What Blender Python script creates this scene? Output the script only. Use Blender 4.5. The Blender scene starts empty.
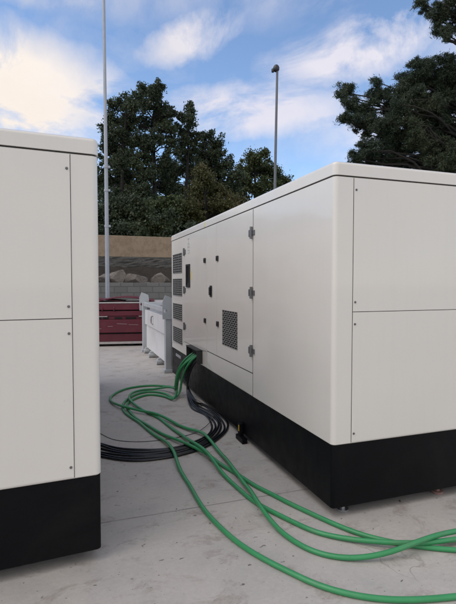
import bpy, bmesh, math, random
from mathutils import Vector, Matrix
import numpy as np

random.seed(7)
rng = np.random.default_rng(11)
scene = bpy.context.scene
COL = scene.collection
rad = math.radians

# ------------------------------------------------------------------ camera
CAM_H, FPX = 1.55, 458.0
PITCH = math.atan(19 / 458)
cam_d = bpy.data.cameras.new('camera')
cam_d.sensor_fit = 'VERTICAL'
cam_d.sensor_height = 36.0
cam_d.sensor_width = 36.0
cam_d.lens = 36.0 * FPX / 604
cam_d.clip_start, cam_d.clip_end = 0.05, 2000
cam = bpy.data.objects.new('camera', cam_d)
COL.objects.link(cam)
cam.location = (0, 0, CAM_H)
cam.rotation_euler = (math.pi / 2 - PITCH, 0, 0)
scene.camera = cam

_F = Vector((0, math.cos(PITCH), -math.sin(PITCH)))
_U = Vector((0, math.sin(PITCH), math.cos(PITCH)))


def ray(x, y):
    return _F + Vector((1, 0, 0)) * ((x - 228) / FPX) + _U * ((302 - y) / FPX)


def at(x, y, depth):
    return Vector((0, 0, CAM_H)) + ray(x, y) * depth


def ground(x, y, z=0.0):
    r = ray(x, y)
    return Vector((0, 0, CAM_H)) + r * ((z - CAM_H) / r.z)


# ------------------------------------------------------------------ view
scene.view_settings.view_transform = 'Standard'
scene.view_settings.look = 'None'
scene.view_settings.exposure = 0.52
scene.view_settings.gamma = 1.0
scene.view_settings.use_curve_mapping = False


# ------------------------------------------------------------------ tags
def tag(o, label=None, cat=None, group=None, kind=None):
    if label: o['label'] = label
    if cat: o['category'] = cat
    if group: o['group'] = group
    if kind: o['kind'] = kind
    return o


def empty(name, loc=(0, 0, 0), rz=0.0):
    o = bpy.data.objects.new(name, None)
    o.empty_display_size = 0.2
    COL.objects.link(o)
    o.location = loc
    o.rotation_euler = (0, 0, rz)
    return o


def copy_tree(o, parent=None):
    n = o.copy()
    COL.objects.link(n)
    if parent: n.parent = parent
    for ch in list(o.children):
        copy_tree(ch, n)
    return n


# ------------------------------------------------------------------ materials
def new_mat(name):
    m = bpy.data.materials.new(name)
    m.use_nodes = True
    nt = m.node_tree
    b = nt.nodes['Principled BSDF']
    return m, nt, b


def nd(nt, t, **kw):
    n = nt.nodes.new(t)
    for k, v in kw.items():
        if k in n.inputs.keys():
            n.inputs[k].default_value = v
        else:
            setattr(n, k, v)
    return n


def ramp(nt, fac, stops, interp='LINEAR'):
    r = nt.nodes.new('ShaderNodeValToRGB')
    r.color_ramp.interpolation = interp
    e = r.color_ramp.elements
    while len(e) < len(stops): e.new(0.5)
    for i, (p, c) in enumerate(stops):
        e[i].position = p
        e[i].color = (c, c, c, 1) if isinstance(c, (int, float)) else (*c, 1)
    nt.links.new(fac, r.inputs[0])
    return r.outputs[0]


def mixc(nt, fac, a, b, mode='MIX'):
    m = nt.nodes.new('ShaderNodeMix')
    m.data_type = 'RGBA'
    m.blend_type = mode
    for sock, v in ((m.inputs[0], fac), (m.inputs[6], a), (m.inputs[7], b)):
        if hasattr(v, 'is_linked') or isinstance(v, bpy.types.NodeSocket):
            nt.links.new(v, sock)
        elif isinstance(v, (int, float)):
            sock.default_value = v
        else:
            sock.default_value = (*v, 1)
    return m.outputs[2]


def math_n(nt, op, a, b=None, c=None, clamp=False):
    m = nt.nodes.new('ShaderNodeMath')
    m.operation = op
    m.use_clamp = clamp
    for i, v in enumerate((a, b, c)):
        if v is None: continue
        if isinstance(v, bpy.types.NodeSocket): nt.links.new(v, m.inputs[i])
        else: m.inputs[i].default_value = v
    return m.outputs[0]


def noise(nt, vec, scale, detail=4, rough=0.55, dist=0.0):
    n = nd(nt, 'ShaderNodeTexNoise')
    n.inputs['Scale'].default_value = scale
    n.inputs['Detail'].default_value = detail
    n.inputs['Roughness'].default_value = rough
    n.inputs['Distortion'].default_value = dist
    if vec is not None: nt.links.new(vec, n.inputs['Vector'])
    return n.outputs[0]


def bump(nt, b, height, strength, dist=0.02):
    bp = nt.nodes.new('ShaderNodeBump')
    bp.inputs['Strength'].default_value = strength
    bp.inputs['Distance'].default_value = dist
    nt.links.new(height, bp.inputs['Height'])
    nt.links.new(bp.outputs[0], b.inputs['Normal'])


def obj_vec(nt, scale=None):
    tc = nt.nodes.new('ShaderNodeTexCoord')
    v = tc.outputs['Object']
    if scale:
        mp = nt.nodes.new('ShaderNodeMapping')
        mp.inputs['Scale'].default_value = scale
        nt.links.new(v, mp.inputs['Vector'])
        v = mp.outputs[0]
    return v


def simple(name, color, rough=0.5, metal=0.0, var=0.12, scale=6.0, bumpy=0.0, coat=0.0, spec=0.5, dirt=None):
    """paint / plastic / metal with a little uneven wear"""
    m, nt, b = new_mat(name)
    v = obj_vec(nt)
    n1 = noise(nt, v, scale, 5, 0.6)
    lo = tuple(c * (1 - var) for c in color)
    hi = tuple(min(1, c * (1 + var)) for c in color)
    col = mixc(nt, n1, lo, hi)
    if dirt:
        n2 = noise(nt, v, scale * 0.45, 8, 0.7, 0.6)
        fac = ramp(nt, n2, [(0.52, 0), (0.72, dirt[1])])
        col = mixc(nt, fac, col, dirt[0])
    nt.links.new(col, b.inputs['Base Color'])
    r = ramp(nt, noise(nt, v, scale * 2.3, 4), [(0.3, max(0.02, rough - 0.07)), (0.7, min(1, rough + 0.07))])
    nt.links.new(r, b.inputs['Roughness'])
    b.inputs['Metallic'].default_value = metal
    b.inputs['Specular IOR Level'].default_value = spec
    b.inputs['Coat Weight'].default_value = coat
    b.inputs['Coat Roughness'].default_value = 0.12
    if bumpy: bump(nt, b, noise(nt, v, scale * 4, 4), bumpy, 0.01)
    return m


def panel_paint():
    m, nt, b = new_mat('white_panel_paint')
    v = obj_vec(nt)
    big = noise(nt, v, 0.9, 4, 0.6)
    col = mixc(nt, big, (0.69, 0.658, 0.612), (0.73, 0.697, 0.650))
    # faint runs of dirt down the sheet metal
    vs = obj_vec(nt, (9, 9, 0.5))
    st = ramp(nt, noise(nt, vs, 2.0, 6, 0.65), [(0.5, 0.0), (0.85, 0.09)])
    col = mixc(nt, st, col, (0.50, 0.47, 0.43))
    sp = ramp(nt, noise(nt, v, 70, 2, 0.5), [(0.73, 0.0), (0.79, 0.22)])
    col = mixc(nt, sp, col, (0.36, 0.33, 0.29))
    nt.links.new(col, b.inputs['Base Color'])
    rg = ramp(nt, noise(nt, v, 3.0, 6, 0.65), [(0.3, 0.30), (0.7, 0.46)])
    nt.links.new(rg, b.inputs['Roughness'])
    b.inputs['Specular IOR Level'].default_value = 0.45
    b.inputs['Coat Weight'].default_value = 0.55
    b.inputs['Coat Roughness'].default_value = 0.07
    h = noise(nt, v, 1.6, 2, 0.4)
    h2 = noise(nt, v, 160, 2, 0.5)
    hh = math_n(nt, 'ADD', h, math_n(nt, 'MULTIPLY', h2, 0.006))
    bump(nt, b, hh, 0.28, 0.03)
    return m


def concrete_ground():
    m, nt, b = new_mat('concrete_slab')
    v = obj_vec(nt)
    big = noise(nt, v, 0.35, 5, 0.6)
    mid = noise(nt, v, 2.2, 7, 0.65, 0.4)
    fine = noise(nt, v, 38, 5, 0.7)
    col = mixc(nt, big, (0.43, 0.395, 0.355), (0.515, 0.475, 0.43))
    col = mixc(nt, ramp(nt, mid, [(0.32, 0.55), (0.55, 0.0)]), col, (0.315, 0.303, 0.29))
    col = mixc(nt, ramp(nt, mid, [(0.60, 0.0), (0.78, 0.45)]), col, (0.50, 0.485, 0.46))
    col = mixc(nt, 0.36, col, mixc(nt, fine, (0.24, 0.23, 0.22), (0.60, 0.58, 0.56)))
    # brownish scuffs, stretched
    vs = obj_vec(nt, (1.0, 1.5, 1.0))
    sc = noise(nt, vs, 2.9, 12, 0.78, 0.5)
    col = mixc(nt, ramp(nt, sc, [(0.525, 0.0), (0.64, 0.62)]), col, (0.25, 0.21, 0.18))
    # dark specks of dirt and oil
    sp = noise(nt, v, 21, 3, 0.5, 0.5)
    col = mixc(nt, ramp(nt, sp, [(0.695, 0.0), (0.735, 0.85)]), col, (0.085, 0.075, 0.068))
    sp2 = noise(nt, v, 55, 2, 0.5)
    col = mixc(nt, ramp(nt, sp2, [(0.70, 0.0), (0.75, 0.7)]), col, (0.12, 0.10, 0.09))
    # hair cracks
    vd = nd(nt, 'ShaderNodeVectorMath', operation='ADD')
    nz = nd(nt, 'ShaderNodeTexNoise')
    nz.inputs['Scale'].default_value = 1.7
    nz.inputs['Detail'].default_value = 6
    nt.links.new(v, nz.inputs['Vector'])
    nt.links.new(v, vd.inputs[0])
    nt.links.new(nz.outputs[1], vd.inputs[1])
    vo = nd(nt, 'ShaderNodeTexVoronoi', feature='DISTANCE_TO_EDGE')
    vo.inputs['Scale'].default_value = 0.42
    nt.links.new(vd.outputs[0], vo.inputs['Vector'])
    crk = ramp(nt, vo.outputs['Distance'], [(0.0, 0.6), (0.0016, 0.0)])
    crk = math_n(nt, 'MULTIPLY', crk, ramp(nt, noise(nt, v, 0.9, 2), [(0.58, 0.0), (0.66, 0.8)]))
    col = mixc(nt, crk, col, (0.15, 0.135, 0.12))
    # saw-cut slab joints
    sx = nd(nt, 'ShaderNodeSeparateXYZ')
    nt.links.new(v, sx.inputs[0])
    wob = math_n(nt, 'MULTIPLY', noise(nt, v, 3, 3), 0.012)

    def joint(coord, off, period):
        c = math_n(nt, 'ADD', math_n(nt, 'SUBTRACT', coord, off), wob)
        c = math_n(nt, 'PINGPONG', math_n(nt, 'ABSOLUTE', c), period / 2)
        return ramp(nt, c, [(0.0, 1.0), (0.0045, 0.75), (0.007, 0.0)])
    jt = math_n(nt, 'MAXIMUM', joint(sx.outputs[1], 0.46, 6.0), joint(sx.outputs[0], 2.6, 6.0))
    jt = math_n(nt, 'MULTIPLY', jt, ramp(nt, noise(nt, v, 5, 4), [(0.3, 0.35), (0.6, 0.9)]))
    col = mixc(nt, jt, col, (0.16, 0.148, 0.135))
    nt.links.new(col, b.inputs['Base Color'])
    rg = ramp(nt, mid, [(0.3, 0.72), (0.7, 0.9)])
    nt.links.new(rg, b.inputs['Roughness'])
    b.inputs['Specular IOR Level'].default_value = 0.3
    hh = math_n(nt, 'ADD', math_n(nt, 'MULTIPLY', fine, 0.5), math_n(nt, 'MULTIPLY', mid, 0.6))
    hh = math_n(nt, 'SUBTRACT', hh, math_n(nt, 'MULTIPLY', jt, 0.8))
    bump(nt, b, hh, 0.35, 0.012)
    return m


def stone_mat(name, c1, c2, scale=3.0, strength=0.8):
    m, nt, b = new_mat(name)
    v = obj_vec(nt)
    n1 = noise(nt, v, scale, 8, 0.68, 0.5)
    n2 = noise(nt, v, scale * 6, 6, 0.7)
    col = mixc(nt, ramp(nt, n1, [(0.3, 0), (0.7, 1)]), c1, c2)
    col = mixc(nt, ramp(nt, n2, [(0.35, 0.5), (0.55, 0)]), col, tuple(c * 0.55 for c in c1))
    nt.links.new(col, b.inputs['Base Color'])
    b.inputs['Roughness'].default_value = 0.92
    bump(nt, b, math_n(nt, 'ADD', n1, math_n(nt, 'MULTIPLY', n2, 0.4)), strength, 0.06)
    return m


def block_mat():
    m, nt, b = new_mat('grey_blockwork')
    v = obj_vec(nt)
    # wall runs along local X, courses rise along Z
    sx = nd(nt, 'ShaderNodeSeparateXYZ')
    nt.links.new(v, sx.inputs[0])
    cb = nd(nt, 'ShaderNodeCombineXYZ')
    nt.links.new(sx.outputs[0], cb.inputs[0])
    nt.links.new(sx.outputs[2], cb.inputs[1])
    br = nd(nt, 'ShaderNodeTexBrick')
    br.inputs['Scale'].default_value = 1.0
    br.inputs['Brick Width'].default_value = 0.42
    br.inputs['Row Height'].default_value = 0.205
    br.inputs['Mortar Size'].default_value = 0.011
    br.inputs['Color1'].default_value = (0.17, 0.17, 0.167, 1)
    br.inputs['Color2'].default_value = (0.12, 0.12, 0.118, 1)
    br.inputs['Mortar'].default_value = (0.075, 0.075, 0.072, 1)
    nt.links.new(cb.outputs[0], br.inputs['Vector'])
    n1 = noise(nt, v, 14, 6, 0.7)
    col = mixc(nt, 0.25, br.outputs['Color'], mixc(nt, n1, (0.07, 0.07, 0.07), (0.24, 0.235, 0.23)))
    nt.links.new(col, b.inputs['Base Color'])
    b.inputs['Roughness'].default_value = 0.9
    hh = math_n(nt, 'SUBTRACT', math_n(nt, 'MULTIPLY', n1, 0.5), br.outputs['Fac'])
    bump(nt, b, hh, 0.7, 0.02)
    return m


def leaf_mat(name, lo, hi, warm=None):
    m, nt, b = new_mat(name)
    g = nt.nodes.new('ShaderNodeNewGeometry')
    v = obj_vec(nt)
    n1 = noise(nt, v, 0.55, 3, 0.6)
    col = mixc(nt, g.outputs['Random Per Island'], lo, hi)
    col = mixc(nt, ramp(nt, n1, [(0.42, 0.0), (0.66, 0.55)]), col, warm or hi)
    nt.links.new(col, b.inputs['Base Color'])
    b.inputs['Roughness'].default_value = 0.55
    b.inputs['Specular IOR Level'].default_value = 0.3
    tr = nt.nodes.new('ShaderNodeBsdfTranslucent')
    nt.links.new(col, tr.inputs[0])
    mx = nt.nodes.new('ShaderNodeMixShader')
    mx.inputs[0].default_value = 0.22
    nt.links.new(b.outputs[0], mx.inputs[1])
    nt.links.new(tr.outputs[0], mx.inputs[2])
    nt.links.new(mx.outputs[0], nt.nodes['Material Output'].inputs[0])
    return m


M = {}
M['white'] = panel_paint()
M['black_base'] = simple('black_base_paint', (0.0035, 0.0038, 0.0052), 0.45, var=0.3, scale=4, bumpy=0.05, spec=0.14, dirt=((0.013, 0.0125, 0.012), 0.5))
M['gasket'] = simple('black_gasket', (0.035, 0.034, 0.033), 0.8)
M['grille'] = simple('grille_paint', (0.27, 0.265, 0.255), 0.5)
M['seal_grey'] = simple('grey_seal', (0.26, 0.25, 0.24), 0.7)
M['void'] = simple('dark_void', (0.012, 0.012, 0.013), 0.9)
M['black_plastic'] = simple('black_plastic', (0.016, 0.016, 0.018), 0.38)
M['glass_dark'] = simple('dark_window_pane', (0.012, 0.014, 0.016), 0.08)
M['hinge'] = simple('dull_grey_metal', (0.17, 0.17, 0.175), 0.4, metal=0.5, var=0.3, scale=30)
M['zinc'] = simple('zinc_metal', (0.48, 0.48, 0.50), 0.35, metal=0.85, var=0.2, scale=20)
M['rust'] = simple('rusty_metal', (0.28, 0.17, 0.15), 0.8, var=0.4, scale=30)
M['yellow'] = simple('yellow_label', (0.62, 0.42, 0.06), 0.5)
M['pale_yellow'] = simple('pale_yellow_label', (0.66, 0.55, 0.26), 0.5)
M['grey_print'] = simple('grey_print', (0.30, 0.31, 0.33), 0.5)
M['pale_plate'] = simple('pale_plate', (0.30, 0.31, 0.33), 0.4)
M['green'] = simple('green_cable_sheath', (0.040, 0.265, 0.098), 0.34, var=0.16, scale=9, bumpy=0.05, dirt=((0.13, 0.20, 0.13), 0.5))
M['black_cable'] = simple('black_cable_sheath', (0.006, 0.0065, 0.0085), 0.32, var=0.3, scale=9, spec=0.5, dirt=((0.03, 0.03, 0.03), 0.4))
M['maroon'] = simple('maroon_paint', (0.115, 0.015, 0.028), 0.42, var=0.22, scale=3, bumpy=0.12, dirt=((0.19, 0.07, 0.07), 0.45))
M['maroon_dark'] = simple('maroon_paint_worn', (0.10, 0.013, 0.024), 0.5, var=0.3, scale=5, bumpy=0.1)
M['bare_steel'] = simple('worn_pale_steel', (0.42, 0.39, 0.38), 0.5, var=0.25, scale=12)
M['cab_white'] = simple('white_tank_paint', (0.70, 0.695, 0.70), 0.35, var=0.05, scale=2, bumpy=0.03, dirt=((0.42, 0.40, 0.38), 0.35))
M['cab_grey'] = simple('blue_grey_paint', (0.43, 0.45, 0.465), 0.42, var=0.12, scale=5, bumpy=0.06, dirt=((0.17, 0.16, 0.15), 0.4))
M['galv'] = simple('galvanised_steel', (0.34, 0.36, 0.40), 0.5, metal=0.3, var=0.12, scale=7)
M['pole_dark'] = simple('grey_pole_paint', (0.12, 0.13, 0.15), 0.5, var=0.12, scale=7)
M['cam_head'] = simple('dark_plastic_housing', (0.02, 0.022, 0.03), 0.3)
M['tan'] = stone_mat('tan_render', (0.27, 0.205, 0.142), (0.335, 0.258, 0.185), 1.1, 0.25)
M['dark_stone'] = stone_mat('dark_stone', (0.075, 0.072, 0.068), (0.135, 0.13, 0.122), 5.0, 1.0)
M['boulder'] = stone_mat('pale_boulder', (0.13, 0.113, 0.10), (0.25, 0.22, 0.195), 2.6, 0.9)
M['earth'] = stone_mat('earth', (0.022, 0.018, 0.015), (0.05, 0.040, 0.032), 3.5, 1.0)
M['block'] = block_mat()
M['bark'] = stone_mat('bark', (0.012, 0.011, 0.010), (0.028, 0.025, 0.022), 9.0, 0.9)
M['ground'] = concrete_ground()
M['leaf_dark'] = leaf_mat('dark_green_leaf', (0.030, 0.046, 0.030), (0.070, 0.095, 0.052), (0.072, 0.088, 0.040))
M['leaf_mid'] = leaf_mat('mid_green_leaf', (0.042, 0.062, 0.028), (0.085, 0.115, 0.048), (0.10, 0.105, 0.040))
M['leaf_olive'] = leaf_mat('olive_leaf', (0.050, 0.056, 0.022), (0.105, 0.105, 0.040), (0.115, 0.085, 0.032))
M['leaf_pine'] = leaf_mat('pine_needle', (0.024, 0.042, 0.032), (0.060, 0.085, 0.052), (0.080, 0.092, 0.046))


# ------------------------------------------------------------------ mesh builder
class MB:
    def __init__(self):
        self.bm = bmesh.new()

    def box(self, x0, x1, y0, y1, z0, z1, bev=0.0, seg=2, rot=None):
        x0, x1 = min(x0, x1), max(x0, x1)
        y0, y1 = min(y0, y1), max(y0, y1)
        r = bmesh.ops.create_cube(self.bm, size=1.0)
        vs = r['verts']
        c = Vector(((x0 + x1) / 2, (y0 + y1) / 2, (z0 + z1) / 2))
        for v in vs:
            v.co = Vector((v.co.x * (x1 - x0), v.co.y * (y1 - y0), v.co.z * (z1 - z0)))
            if rot is not None: v.co = rot @ v.co
            v.co += c
        if bev:
            es = list({e for v in vs for e in v.link_edges})
            bmesh.ops.bevel(self.bm, geom=es, offset=bev, segments=seg, profile=0.5, affect='EDGES')
        return self

    def loops(self, rings, cap=True):
        """rings: list of closed rings of points, same count"""
        bm = self.bm
        vr = [[bm.verts.new(p) for p in r] for r in rings]
        n = len(rings[0])
        for a, b in zip(vr[:-1], vr[1:]):
            for i in range(n):
                bm.faces.new((a[i], a[(i + 1) % n], b[(i + 1) % n], b[i]))
        if cap:
            bm.faces.new(list(reversed(vr[0])))
            bm.faces.new(vr[-1])
        return self

    def tube(self, pts, radii, n=8, cap=True):
        pts = [Vector(p) for p in pts]
        if isinstance(radii, (int, float)): radii = [radii] * len(pts)
        rings = []
        up = None
        for i, p in enumerate(pts):
            t = (pts[min(i + 1, len(pts) - 1)] - pts[max(i - 1, 0)]).normalized()
            if up is None:
                up = t.orthogonal().normalized()
            else:
                up = (up - t * up.dot(t))
                up = up.normalized() if up.length > 1e-6 else t.orthogonal().normalized()
            s = t.cross(up)
            rings.append([p + (up * math.cos(k * 2 * math.pi / n) + s * math.sin(k * 2 * math.pi / n)) * radii[i] for k in range(n)])
        return self.loops(rings, cap)

    def cyl(self, p0, p1, r0, r1=None, n=16):
        return self.tube([p0, p1], [r0, r0 if r1 is None else r1], n)

    def build(self, name, mat, parent=None, smooth=35, weighted=True):
        bm = self.bm
        bmesh.ops.recalc_face_normals(bm, faces=bm.faces[:])
        me = bpy.data.meshes.new(name)
        bm.to_mesh(me)
        bm.free()
        me.materials.append(mat)
        if smooth:
            for p in me.polygons: p.use_smooth = True
            me.set_sharp_from_angle(angle=rad(smooth))
        o = bpy.data.objects.new(name, me)
        COL.objects.link(o)
        if smooth and weighted:
            wn_ = o.modifiers.new('weighted_normal', 'WEIGHTED_NORMAL')
            wn_.keep_sharp = True
            wn_.weight = 100
        if parent: o.parent = parent
        return o


def rrect(x0, x1, y0, y1, r, z, seg=6, inset=0.0):
    x0 += inset; x1 -= inset; y0 += inset; y1 -= inset
    r = max(0.004, r - inset)
    out = []
    for cx, cy, a0 in ((x1 - r, y1 - r, 0), (x0 + r, y1 - r, 90), (x0 + r, y0 + r, 180), (x1 - r, y0 + r, 270)):
        for k in range(seg + 1):
            a = rad(a0 + 90 * k / seg)
            out.append(Vector((cx + r * math.cos(a), cy + r * math.sin(a), z)))
    return out


# ================================================================== GROUND FRAME
# every long thing on this yard runs along one axis, turned 19.13 degrees from the lens axis
TH = rad(19.13)
C0 = Vector((0.677, 2.936, 0))
AX = Vector((-math.sin(TH), math.cos(TH), 0))   # along the generator
BX = Vector((math.cos(TH), math.sin(TH), 0))    # across it


def fr(s, t, z=0.0):
    return C0 + AX * s + BX * t + Vector((0, 0, z))


def st(p):
    q = Vector(p) - C0
    return q.dot(AX), q.dot(BX)


g = MB()
g.bm.faces.new([g.bm.verts.new(p) for p in ((-150, -150, 0), (150, -150, 0), (150, 150, 0), (-150, 150, 0))])
go = g.build('ground', M['ground'], smooth=0)
go.location = C0
go.rotation_euler = (0, 0, TH)
tag(go, kind='structure')

# ================================================================== GENERATOR
W, L = 1.90, 4.92
ZB0, ZB1, ZR = 0.06, 0.492, 2.236


def make_generator():
    root = empty('generator', C0, TH)
    # base frame: a closed black skid
    b = MB()
    b.loops([rrect(0.010, W - 0.010, 0.010, L - 0.010, 0.02, ZB0, 4, 0.012), rrect(0.004, W - 0.004, 0.004, L - 0.004, 0.022, ZB0 + 0.012, 4),
             rrect(0.004, W - 0.004, 0.004, L - 0.004, 0.022, ZB1 - 0.004, 4)])
    base = b.build('base_frame', M['black_base'], root)
    for x, y in ((0.142, 0.09), (0.955, 0.09), (W - 0.15, 0.45), (0.142, L - 0.09), (W - 0.142, L - 0.09)):
        if True:
            f = MB()
            f.cyl((x, y, 0.0), (x, y, 0.016), 0.042)
            f.cyl((x, y, 0.016), (x, y, ZB0), 0.019, n=6)
            f.build('foot', M['rust'] if (0.5 < x < 1 and y < 1) else M['zinc'], base)
    for sgn, xb in ((-1, 0.004), (1, W - 0.004)):
        lug = MB()
        lug.box(xb, xb + sgn * 0.040, 1.60, 1.665, 0.03, 0.17, 0.008)
        lug.box(xb, xb + sgn * 0.055, 1.50, 1.69, 0.0, 0.050, 0.006)
        lo = lug.build('tie_down_bracket', M['black_base'], base)
        mk = MB()
        mk.box(xb + sgn * 0.0405, xb + sgn * 0.043, 1.625, 1.645, 0.09, 0.15)
        mk.build('marker_tag', M['yellow'], lo)
        pl = MB()
        pl.box(xb, xb + sgn * 0.004, 4.28, 4.62, 0.385, 0.43, 0.001)
        pl.build('name_plate', M['pale_plate'], base)
    # housing
    h = MB()
    h.loops([rrect(0, W, 0, L, 0.032, ZB1 - 0.002, 7, 0.006), rrect(0, W, 0, L, 0.032, ZB1 + 0.004, 7),
             rrect(0, W, 0, L, 0.032, ZR - 0.008, 7), rrect(0, W, 0, L, 0.032, ZR - 0.005, 7, 0.004)])
    body = h.build('housing', M['white'], root)
    gk = MB()
    gk.loops([rrect(0, W, 0, L, 0.032, ZR - 0.0055, 7, 0.008), rrect(0, W, 0, L, 0.032, ZR + 0.0035, 7, 0.008)])
    gk.build('roof_gasket', M['gasket'], root)
    # roof: pressed lid with a soft top edge
    r = MB()
    r.loops([rrect(-0.004, W + 0.004, -0.004, L + 0.004, 0.036, ZR + 0.003, 7),
             rrect(-0.004, W + 0.004, -0.004, L + 0.004, 0.036, ZR + 0.068, 7),
             rrect(-0.004, W + 0.004, -0.004, L + 0.004, 0.036, ZR + 0.080, 7, 0.004),
             rrect(-0.004, W + 0.004, -0.004, L + 0.004, 0.036, ZR + 0.088, 7, 0.014),
             rrect(-0.004, W + 0.004, -0.004, L + 0.004, 0.050, ZR + 0.092, 7, 0.035),
             rrect(-0.004, W + 0.004, -0.004, L + 0.004, 0.140, ZR + 0.100, 7, 0.11)])
    roof = r.build('roof', M['white'], root, smooth=50)
    yl = MB()
    yl.box(-0.0065, -0.004, 2.91, 2.95, ZR + 0.012, ZR + 0.062)
    yl.build('warning_label', M['pale_yellow'], roof)
    # end panels, bolted on, near and far end
    P = 0.004
    for y0, sgn in ((0.0, -1), (L, 1)):
        for z0, z1 in ((ZB1 + 0.010, 1.359), (1.363, ZR - 0.013)):
            e = MB()
            e.box(0.144, W - 0.144, y0, y0 + sgn * P, z0, z1, 0.0018)
            ep = e.build('end_panel', M['white'], root)
            for x in (0.160, W - 0.160):
                for z in (z0 + 0.062, z1 - 0.072) if z1 > 2 else (z0 + 0.055, z1 - 0.078):
                    bo = MB()
                    bo.cyl((x, y0 + sgn * P, z), (x, y0 + sgn * (P + 0.0025), z), 0.0075, n=14)
                    bo.cyl((x, y0 + sgn * (P + 0.0025), z), (x, y0 + sgn * (P + 0.0075), z), 0.0045, n=6)
                    bo.build('bolt', M['hinge'], ep)
        gs = MB()
        q0, q1 = y0, y0 + sgn * 0.0012
        gs.box(0.1408, 0.1438, q0, q1, ZB1 + 0.006, ZR - 0.009)
        gs.box(W - 0.1438, W - 0.1408, q0, q1, ZB1 + 0.006, ZR - 0.009)
        gs.box(0.1440, W - 0.1440, q0, q1, 1.3592, 1.3628)
        gs.build('panel_seal', M['gasket'], root)
    # long sides with doors, vents and cable outlet
    for sgn, xs in ((-1, 0.0), (1, W)):
        def X(d): return xs + sgn * d

        def side_panel(name, s0, s1, z0, z1):
            q = MB()
            q.box(X(0), X(P), s0, s1, z0, z1, 0.0018)
            return q.build(name, M['white'], root)

        doorA = side_panel('side_door', 1.363, 2.450, 0.716, ZR - 0.013)
        post = side_panel('centre_panel', 2.456, 2.850, 0.716, ZR - 0.013)
        doorB = side_panel('side_door', 2.856, 4.010, 0.690, ZR - 0.013)
        side_panel('lower_panel', 1.363, 3.000, ZB1 + 0.010, 0.706)
        sl = MB()
        q0, q1 = X(0), X(0.0012)
        for s in (1.360, ): sl.box(q0, q1, s - 0.0026, s + 0.0026, ZB1 + 0.006, ZR - 0.009)
        sg = MB()
        for s in (2.453, 2.853): sg.box(q0, q1, s - 0.0024, s + 0.0024, 0.716, ZR - 0.013)
        sl.box(q0, q1, 1.3635, 2.850, 0.7065, 0.7155)
        sl.box(q0, q1, 2.8565, 4.010, 0.683, 0.6895)
        sl.build('door_seal', M['gasket'], root)
        sg.build('door_seal', M['seal_grey'], root)

        def hinge(parent, s, z, dirn):
            q = MB()
            q.cyl((X(P + 0.012), s, z - 0.055), (X(P + 0.012), s, z + 0.055), 0.013, n=12)
            q.box(X(P), X(P + 0.010), s, s + dirn * 0.075, z - 0.032, z + 0.032, 0.003)
            q.box(X(0), X(0.010), s - dirn * 0.055, s, z - 0.022, z + 0.022, 0.003)
            q.build('hinge', M['hinge'], parent)
        for z in (2.011, 1.460, 0.920): hinge(doorA, 1.372, z, 1)
        for z in (2.001, 1.448, 0.917): hinge(doorB, 3.990, z, -1)

        def latch(parent, s, z):
            q = MB()
            q.box(X(P), X(P + 0.016), s - 0.032, s + 0.032, z - 0.030, z + 0.030, 0.005)
            q.cyl((X(P + 0.016), s, z), (X(P + 0.021), s, z), 0.014, n=12)
            q.build('latch', M['black_plastic'], parent)
        latch(doorA, 2.410, 1.829); latch(doorA, 2.400, 1.084)
        latch(doorB, 2.918, 1.829); latch(doorB, 2.912, 1.083)
        hb = MB()
        hb.box(X(P), X(P + 0.012), 2.625, 2.700, 1.385, 1.520, 0.005)
        hb.box(X(P + 0.012), X(P + 0.030), 2.645, 2.680, 1.405, 1.500, 0.006)
        hb.build('handle', M['black_plastic'], post)
        # control window
        fw = MB()
        fw.box(X(P), X(P + 0.016), 3.660, 3.690, 1.490, 1.815, 0.004)
        fw.box(X(P), X(P + 0.016), 3.840, 3.870, 1.490, 1.815, 0.004)
        fw.box(X(P), X(P + 0.016), 3.6905, 3.8395, 1.490, 1.520, 0.004)
        fw.box(X(P), X(P + 0.016), 3.6905, 3.8395, 1.785, 1.815, 0.004)
        wf = fw.build('control_window', M['black_plastic'], doorB)
        pn = MB()
        pn.box(X(P), X(P + 0.006), 3.6905, 3.8395, 1.5205, 1.7845)
        pn.build('pane', M['glass_dark'], wf)
        sk = MB()
        sk.box(X(P), X(P + 0.0015), 3.545, 3.625, 1.60, 1.71)
        sk.build('warning_label', M['pale_yellow'], doorB)
        # faded upright marking by the top hinge of the door
        lg = MB()
        d0, d1 = X(P), X(P + 0.0015)
        for (sa, sb, za, zb) in ((3.70, 3.80, 2.166, 2.174), (3.745, 3.753, 2.105, 2.1655), (3.70, 3.80, 2.096, 2.1045),
                                 (3.70, 3.708, 2.03, 2.085), (3.79, 3.798, 2.03, 2.085), (3.7085, 3.7895, 2.053, 2.061),
                                 (3.70, 3.80, 2.006, 2.014), (3.70, 3.708, 1.965, 2.0055), (3.7085, 3.79, 1.965, 1.972)):
            lg.box(d0, d1, sa, sb, za, zb)
        lg.build('marking', M['grey_print'], doorB)
        # four square louvres in the corner column
        for z0, z1 in ((1.707, 2.000), (1.356, 1.615), (0.980, 1.225), (0.617, 0.852)):
            bk = MB()
            bk.box(X(0), X(0.002), 4.165, 4.775, z0, z1)
            vt = bk.build('vent', M['void'], root)
            gr = MB()
            n = 8
            for k in range(n + 1):
                zz = z0 + (z1 - z0) * k / n
                gr.box(X(0.0022), X(0.009), 4.160, 4.780, zz - 0.0034, zz + 0.0034)
            for k in range(7):
                ss = 4.165 + 0.61 * k / 6
                gr.box(X(0.0022), X(0.007), ss - 0.0055, ss + 0.0055, z0, z1)
            gr.build('grille', M['grille'], vt)
        # perforated grille in the near door
        bk = MB()
        s0, s1, z0, z1 = 1.765, 2.235, 0.874, 1.254
        bk.box(X(P), X(P + 0.0015), s0, s1, z0, z1)
        vt = bk.build('vent', M['void'], doorA)
        gr = MB()
        rows, cols = 17, 6
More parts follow.
